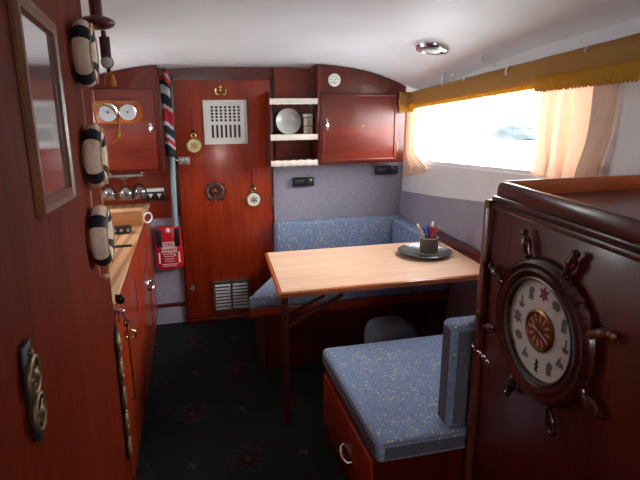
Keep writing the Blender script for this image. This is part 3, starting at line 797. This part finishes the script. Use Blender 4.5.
# white hooks above the valance
for i, (y, z, ln, lab) in enumerate(((3.05, 1.70, .062, 'white hook above the valance, nearest the arched cabinet'), (2.95, 1.694, .038, 'white hook above the valance, second from the arched cabinet'),
                      (2.80, 1.674, .012, 'short white peg at the top of the valance, third from the arched cabinet'), (2.40, 1.718, .038, 'white hook on the valance below the curved wire'), (1.88, 1.765, .012, 'short white peg on the valance over the near curtain'))):
    b = B(); x = XR-.083
    b.cyl((x+.01, y, z), (x-.004, y, z), .007, n=10); b.tube([(x-.004, y, z), (x-.008, y, z-ln*.5), (x-.004, y, z-ln)], .005, 8)
    tag(obj('valance_hook', b, WHITEPL), lab, 'hook', 'white hooks along the valance')
b = B(); b.tube([(XR-.06, 2.67, 1.80), (XR-.075, 2.655, 1.775), (XR-.08, 2.62, 1.748), (XR-.078, 2.57, 1.733), (XR-.07, 2.53, 1.735)], .006, 8)
tag(obj('curtain_wire', b, WHITEPL), 'short curved white wire hanging above the valance', 'wire')
# recessed ceiling light
lx, ly = 1.29, 2.70; lz = cz(lx, ly)
nx = Vector((-(cz(lx+.01, ly)-cz(lx-.01, ly))/.02, -(cz(lx, ly+.01)-cz(lx, ly-.01))/.02, 1)).normalized()
t = thing('ceiling_light', 'round chrome ceiling light with frosted lens near the window', 'light', (lx, ly, lz))
b = B(); b.lathe([(.088, .004), (.090, -.008), (.080, -.026), (.058, -.030), (.050, -.020)], (lx, ly, lz), nx, 40); obj('trim_ring', b, CHROME, t)
b = B(); b.lathe([(.052, -.020), (.044, -.030), (.018, -.034), (.001, -.035)], (lx, ly, lz), nx, 32); obj('lens', b, plain('frosted_lens', (214, 214, 214), .25), t)

# ------------------------------------------------------------------ the dinette
t = thing('bench_seat', 'blue speckled bench along the forward bulkhead behind the table', 'bench', (1.0, 3.3, 0))
CU = [(.338, 2.92), (1.600, 2.92), (1.600, 3.675), (.655, 3.675), (.655, 3.42)]
b = B(); b.prism(CU, 'z', .405, .482, .018, 3); obj('seat_cushion', b, BLUE, t)
b = B(); b.prism([(.345, 2.926), (1.600, 2.926), (1.600, 3.78), (.676, 3.78), (.676, 3.44)], 'z', .350, .404, .004); obj('seat_board', b, MAHOGX, t)
b = B(); b.prism([(.432, 2.95), (1.600, 2.95), (1.600, 3.775), (.70, 3.775), (.70, 3.60), (.432, 3.35)], 'z', 0, .349); obj('base', b, MAHOGDX, t)
b = B(); b.box(.640, 1.605, 3.682, 3.785, .405, .712, .018, 3); obj('backrest', b, BLUE, t)
b = B(); b.box(1.505, 1.604, 3.20, 3.680, .484, .700, .018, 3); tag(obj('side_backrest', b, BLUE), 'blue backrest cushion along the hull side beside the table', 'cushion')
# table
t = thing('dinette_table', 'wooden table with pale laminate top and one slim leg', 'table', (.46, 2.38, 0))
TX0, TX1, TY0, TY1 = .455, 1.560, 2.372, 3.050
obj('tabletop', B().prism([(.420, TY0), (TX1, TY0), (TX1, TY1), (.462, TY1)], 'z', .672, .699, .004), LIP, t)
obj('laminate', B().prism([(.438, TY0+.016), (TX1-.002, TY0+.016), (TX1-.002, TY1-.012), (.476, TY1-.012)], 'z', .6985, .7005), LAMIN, t, 'pale laminate surface')
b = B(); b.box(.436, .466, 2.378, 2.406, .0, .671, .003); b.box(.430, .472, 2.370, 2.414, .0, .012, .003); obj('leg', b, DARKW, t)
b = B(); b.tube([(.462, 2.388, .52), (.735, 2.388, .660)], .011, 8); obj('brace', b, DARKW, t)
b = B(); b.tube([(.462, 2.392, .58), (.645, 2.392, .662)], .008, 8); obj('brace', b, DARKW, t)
b = B(); b.box(1.562, XR-.015, 2.45, 3.19, .665, .748, .008); tag(obj('hull_ledge', b, MAHOGDX), 'dark wooden ledge rail along the hull at the end of the table', 'ledge')
# plate and pen pot
pc = Vector((1.343, 2.775, .7010))
b = B(); b.lathe([(.070, 0), (.110, .004), (.150, .022), (.153, .026), (.149, .0275), (.110, .012), (.001, .009)], pc, (0, 0, 1), 48)
tag(obj('dish', b, DARKPLATE), 'shallow dark glazed dish on the table top', 'dish')
pt = pc+Vector((.022, -.005, .0105))
t = thing('pen_pot', 'dark mesh pot standing in the glazed dish', 'pot', tuple(pt))
b = B(); b.lathe([(.052, 0), (.052, .092), (.048, .092), (.048, .006), (.001, .006)], pt, (0, 0, 1), 32); obj('pot_wall', b, WEAVE, t)
b = B(); b.torus(pt+Vector((0, 0, .092)), (0, 0, 1), .0502, .003, 32, 8); obj('rim', b, STEEL, t)
obj('foot_ring', B().torus(pt+Vector((0, 0, .003)), (0, 0, 1), .0512, .003, 32, 8), STEEL, t)
def pen(dx, dy, tx, ty, h, mat, capmat, label, caplen=.035, name='pen', r=.0058):
    p0 = pt+Vector((dx, dy, .008)); p1 = pt+Vector((tx, ty, h)); d = (p1-p0).normalized()
    t = thing(name, label, 'pen', tuple(p0), 'pens in the mesh pot')
    obj('barrel', B().cyl(p0, p1-d*caplen, r, n=10), mat, t)
    obj('cap', B().lathe([(r*1.25, 0), (r*1.25, caplen*.8), (r*.6, caplen)], p1-d*caplen, d, 10), capmat, t)
pen(.012, .006, -.085, -.01, .178, TANPEN, WHITEPL, 'tan pen with white cap leaning furthest left in the pot', .024)
pen(.02, .01, -.032, .014, .150, BLUEPL, BLUEPL, 'short blue pen leaning left in the pot')
pen(.008, -.01, -.004, .026, .158, BLUEPL, BLUEPL, 'blue pen standing upright at the back of the pot')
pen(-.012, .004, .014, -.008, .186, REDBALL, WHITEPL, 'red pen with a white tip, tallest in the pot', .030)
pen(-.02, -.012, .036, -.014, .156, REDBALL, REDBALL, 'all-red pen right of the tallest one in the pot')
pen(-.01, .012, .062, .006, .148, STEEL, STEEL, 'silver grey pen leaning furthest right in the pot')
# near seat
t = thing('settee', 'blue speckled settee in the foreground with wooden drawer base', 'settee', (1.1, 1.9, 0))
b = B(); b.box(.600, 1.600, 1.518, 2.275, .365, .450, .022, 4); sc_ = obj('seat_cushion', b, BLUE, t)
b = B()
def rr(z, o_=.012): return [(.600+o_, 1.518+o_ , z), (1.6, 1.518+o_, z)]
b.tube([(1.6, 1.524, .440), (.625, 1.524, .440), (.606, 1.543, .440), (.606, 2.25, .440), (.625, 2.269, .440), (1.6, 2.269, .440)], .005, 8)
GUS = plain('grey_gusset_cloth', (96, 95, 104), .95, noise=.15, nscale=150, spec=.1)
obj('gusset', B().prism([(.5985, 1.545), (.5985, 2.25)][:1]+[(.5985, 2.25), (.602, 2.25), (.602, 1.545)], 'z', .385, .430), GUS, sc_, 'plain grey side strip')
obj('gusset', B().prism([(.625, 1.5165), (1.598, 1.5165), (1.598, 1.520), (.625, 1.520)], 'z', .385, .430), GUS, sc_, 'plain grey side strip')
obj('piping', b, plain('grey_piping', (120, 128, 146), .8), sc_)
b = B(); b.box(.612, 1.600, 1.530, 2.262, 0, .364); obj('base', b, MAHOGD, t)
dw = obj('drawer', B().box(.598, .6115, 1.58, 2.235, .09, .335, .004), MAHOG, t)
b = B(); b.tube([(.598, 1.90, .185), (.584, 1.895, .178), (.574, 1.86, .172), (.574, 1.82, .172), (.584, 1.785, .178), (.598, 1.78, .185)], [.006, .008, .009, .009, .008, .006], 10); obj('handle', b, CHROME, dw)
b = B(); b.box(.862, 1.600, 1.532, 1.618, .452, .850, .022, 4); br_ = obj('backrest', b, BLUE, t)
obj('gusset', B().box(.8605, .864, 1.550, 1.600, .472, .832), GUS, br_, 'plain grey side strip')
obj('rear_panel', B().box(.884, 1.596, 1.5303, 1.534, .472, .828), GUS, br_, 'plain grey rear panel')
# cushion on the floor under the table
b = B(); b.box(.965, 1.235, 2.52, 2.78, .0, .372, .085, 6)
tag(obj('bolster_cushion', b, GREYCUSH), 'rounded grey-blue cushion in the shadow under the table', 'cushion')

# ------------------------------------------------------------------ clock cabinet in the right foreground
CX = .95; CY0, CY1 = .30, 1.488
t = thing('clock_cabinet', 'brown mahogany cabinet with tray top in the right foreground', 'cabinet', (1.3, .9, 0))
obj('body', B().box(CX, 1.600, CY0, CY1, 0, 1.282, .004), CABW, t)
b = B(); b.box(CX-.006, 1.600, CY0, CY1+.012, 1.283, 1.298, .004); obj('top_board', b, CABWY, t)
def rail(pts, a0, a1, ax, m): 
    b = B(); b.prism(pts, ax, a0, a1, .003); return obj('tray_rail', b, m, t)
rz = [(CY0, 1.299), (CY1-.005, 1.299), (CY1-.005, 1.325), (CY1-.012, 1.340), (CY1-.028, 1.347), (CY0, 1.347)]
rail(rz, CX+.0, CX+.018, 'x', CABWY)
rail([(CX+.019, 1.299), (1.598, 1.299), (1.598, 1.347), (CX+.019, 1.347)], CY1-.023, CY1-.005, 'y', TRAYW)
rail([(CX+.019, 1.299), (1.598, 1.299), (1.598, 1.347), (CX+.019, 1.347)], CY0, CY0+.018, 'y', TRAYW)
b = B(); b.box(CX+.018, 1.598, CY0+.018, CY1-.024, 1.299, 1.303); obj('tray_floor', b, CABW, t)
b = B(); b.box(CX-.012, CX-.0005, CY0, CY1-.001, 1.262, 1.281, .004); obj('moulding', b, CABWY, t)
b = B(); b.box(CX-.022, CX+.03, CY1+.001, CY1+.026, .0, 1.284, .004); ps = obj('corner_post', b, wood('post_wood', (88, 36, 28), (122, 56, 42), 'Z', 12, coat=.3), t)
for z in (1.272, 1.085, .90, .50):
    b = B(); b.cyl((CX-.026, CY1+.004, z-.010), (CX-.026, CY1+.004, z+.010), .005, n=10); b.ball((CX-.026, CY1+.004, z+.012), .006, .006, .005, 8, 6); b.box(CX-.026, CX-.020, CY1-.004, CY1+.016, z-.006, z+.006); obj('hinge', b, OLDBRASS, ps)
b = B(); hz = .768; hy = CY1-.0
pts = [(CX-.020, hy+.028, hz+.010), (CX-.016, hy+.020, hz+.008), (CX-.013, hy+.010, hz+.002), (CX-.008, hy-.005, hz-.004), (CX-.002, hy-.020, hz-.008), (CX+.002, hy-.034, hz-.020)]
b.tube(pts, .005, 8)
for i, p in enumerate(pts): b.ball(p, .012 if i % 2 == 0 else .009, .011, .011, 10, 8)
obj('cabin_hook', b, CHROME, ps)
# the ship's wheel clock
kc = Vector((CX-.001, 1.195, .978))
def K(r, ang, out):                           # angle clockwise from the top as seen from the gangway
    a = radians(ang); return Vector((kc.x-out, kc.y-r*sin(a), kc.z+r*cos(a)))
t = thing('ship_wheel_clock', 'large round clock in a turned wooden ship\'s wheel on the brown cabinet side', 'clock', tuple(kc)); t.scale = (.74, .94, .94)
b = B(); b.lathe([(.150, .0015), (.212, .0015), (.218, .012), (.214, .034), (.200, .046), (.186, .042), (.178, .048), (.164, .044), (.156, .030), (.150, .016)], kc, (-1, 0, 0), 64, caps=False); obj('wheel_rim', b, WHEELW, t)
b = B(); b.torus(kc+Vector((-.036, 0, 0)), (1, 0, 0), .155, .0055, 64, 8); obj('bezel', b, plain('dark_bezel', (90, 78, 68), .3, .7), t)
b = B(); b.lathe([(.154, .0015), (.154, .016)], kc, (-1, 0, 0), 64); dl = obj('dial', b, DIALW, t)
shapes = {
 'w': [(0, 1), (.3, .5), (.9, .6), (.5, 0), (.9, -.6), (.3, -.5), (0, -1), (-.3, -.5), (-.9, -.6), (-.5, 0), (-.9, .6), (-.3, .5)],
 'a': [(-.15, 1), (.15, 1), (.15, -.3), (.7, -.2), (.4, -.9), (-.4, -.9), (-.7, -.2), (-.15, -.3)],
 'b': [(-.8, -.6), (.8, -.6), (.5, .1), (.1, .1), (.1, 1), (-.5, .1)],
 'f': [(-.5, -1), (.5, -.9), (.35, .2), (.7, .5), (.2, 1), (-.3, .9), (-.55, .3)],
 's': [(0, 1), (.4, .7), (.25, .2), (.5, -.1), (.2, -.5), (.5, -.9), (0, -1), (-.4, -.7), (-.15, -.3), (-.45, 0), (-.1, .4), (-.35, .7)],
 'k': [(-.9, .3), (-.2, .8), (.6, .5), (.9, -.2), (.3, -.7), (-.6, -.5)],
}
order = ['w', 'k', 'f', 'a', 'b', 'f', 's', 'b', 'k', 'w', 'a', 'f']
for i in range(12):
    sh = shapes[order[i]]; b = B(); sz = .024 if i in (0, 9) else .021
    a = 30*i
    cen = K(.112, a, 0); n = len(sh)
    vs = [Vector((kc.x-o_, cen.y-p[0]*sz, cen.z+p[1]*sz)) for o_ in (.0158, .0172) for p in sh]
    b._faces(vs, [tuple(range(n)), tuple(range(n, 2*n))]+[(k, (k+1) % n, n+(k+1) % n, n+k) for k in range(n)])
    obj('dial_mark', b, DIALRED if i == 0 else (LEATHER if i == 6 else DIALMARK), dl, 'dull red mark' if i == 0 else ('black mark' if i == 6 else None))
b = B(); b.lathe([(.062, .0162), (.064, .024), (.057, .028), (.053, .020)], kc, (-1, 0, 0), 48); cr_ = obj('centre_ring', b, OLDBRASS, dl)
b = B(); b.lathe([(.054, .0165), (.053, .0215)], kc, (-1, 0, 0), 48); obj('centre_disc', b, COPPER, dl)
b = B()
for i in range(12):
    pts = [K(.020, 30*i, .022), K(.034, 30*i-7, .022), K(.048, 30*i-5, .022), K(.051, 30*i, .022), K(.048, 30*i+5, .022), K(.034, 30*i+7, .022)]
    b._faces(pts+[p+Vector((.002, 0, 0)) for p in pts], [tuple(range(6)), tuple(range(6, 12))]+[(k, (k+1) % 6, 6+(k+1) % 6, 6+k) for k in range(6)])
obj('numeral_petals', b, PETAL, dl)
for a, ln, w in ((113, .048, .0035), (-72, .034, .0045)):
    b = B(); pts = [K(.012, a+180, .027), K(w, a-90, .027), K(ln, a, .027), K(w, a+90, .027)]
    b._faces(pts+[p+Vector((.0015, 0, 0)) for p in pts], [(0, 1, 2, 3), (4, 5, 6, 7)]+[(k, (k+1) % 4, 4+(k+1) % 4, 4+k) for k in range(4)])
    obj('clock_hand', b, WHITEPL, dl, 'white hand')
for i in range(8):
    a = -67+45*i
    P0 = K(.208, a, .026); P1 = K(.300, a, .026); d = (P1-P0).normalized()
    b = B(); b.lathe([(.011, 0), (.011, .008), (.016, .012), (.011, .018), (.012, .026), (.018, .046), (.017, .060), (.011, .070), (.010, .074), (.014, .080), (.013, .088), (.005, .094)], P0, d, 16)
    obj('wheel_handle', b, WHEELW if i != 3 else wood('handle_wood_lit', (84, 38, 22), (118, 58, 32), 'X', 14, coat=.5), t)  # one handle's orange highlight is put into a lighter wood colour

# ------------------------------------------------------------------ outside
b = B(); b.grid(lambda u, v: (2.0+220*u, -120+300*v, -2.1), 4, 4); w_ = struct('water', b, WATER)
b = B()
def bank(u, v):
    e = math.exp(-((u-.62)/.36)**4)
    return Vector((23.4+4.2*u, 36+5*v, -2.15+e*(.95+.10*sin(17*u)+.07*sin(43*u))*sin(pi*min(1, v*.9+.05))))
b.grid(bank, 60, 10)
w_2 = tag(obj('far_bank', b, HILL), 'hazy wooded far bank seen through the window', 'bank')

# ------------------------------------------------------------------ light
W = bpy.data.worlds.new('World'); SC.world = W; W.use_nodes = True
bg = W.node_tree.nodes['Background']; bg.inputs['Color'].default_value = (1, 1, 1, 1); bg.inputs['Strength'].default_value = 12.0
def portal(name, loc, rot, sx, sy):
    l = bpy.data.lights.new(name, 'AREA'); l.shape = 'RECTANGLE'; l.size = sx; l.size_y = sy; l.cycles.is_portal = True
    o = bpy.data.objects.new(name, l); COL.objects.link(o); o.location = loc; o.rotation_euler = rot
portal('daylight_portal', (XR+.06, 2.77, 1.42), (0, radians(90), 0), .62, 1.85)
portal('daylight_portal', (XL-.06, 3.025, 1.30), (0, radians(-90), 0), .30, .57)
portal('daylight_portal', (.425, YA-.05, 1.45), (radians(-90), 0, 0), .66, .32)

# ------------------------------------------------------------------ camera
cam = bpy.data.cameras.new('camera'); co = bpy.data.objects.new('camera', cam); COL.objects.link(co)
co.location = (0, 0, 1.62); co.rotation_euler = (radians(90-15.4), 0, radians(-14.6))
cam.sensor_width = 36; cam.lens = 550/640*36; cam.clip_start = .02; cam.clip_end = 500
SC.camera = co
SC.view_settings.view_transform = 'Standard'; SC.view_settings.look = 'None'; SC.view_settings.gamma = 1
SC.view_settings.use_curve_mapping = False; SC.view_settings.exposure = 0.93
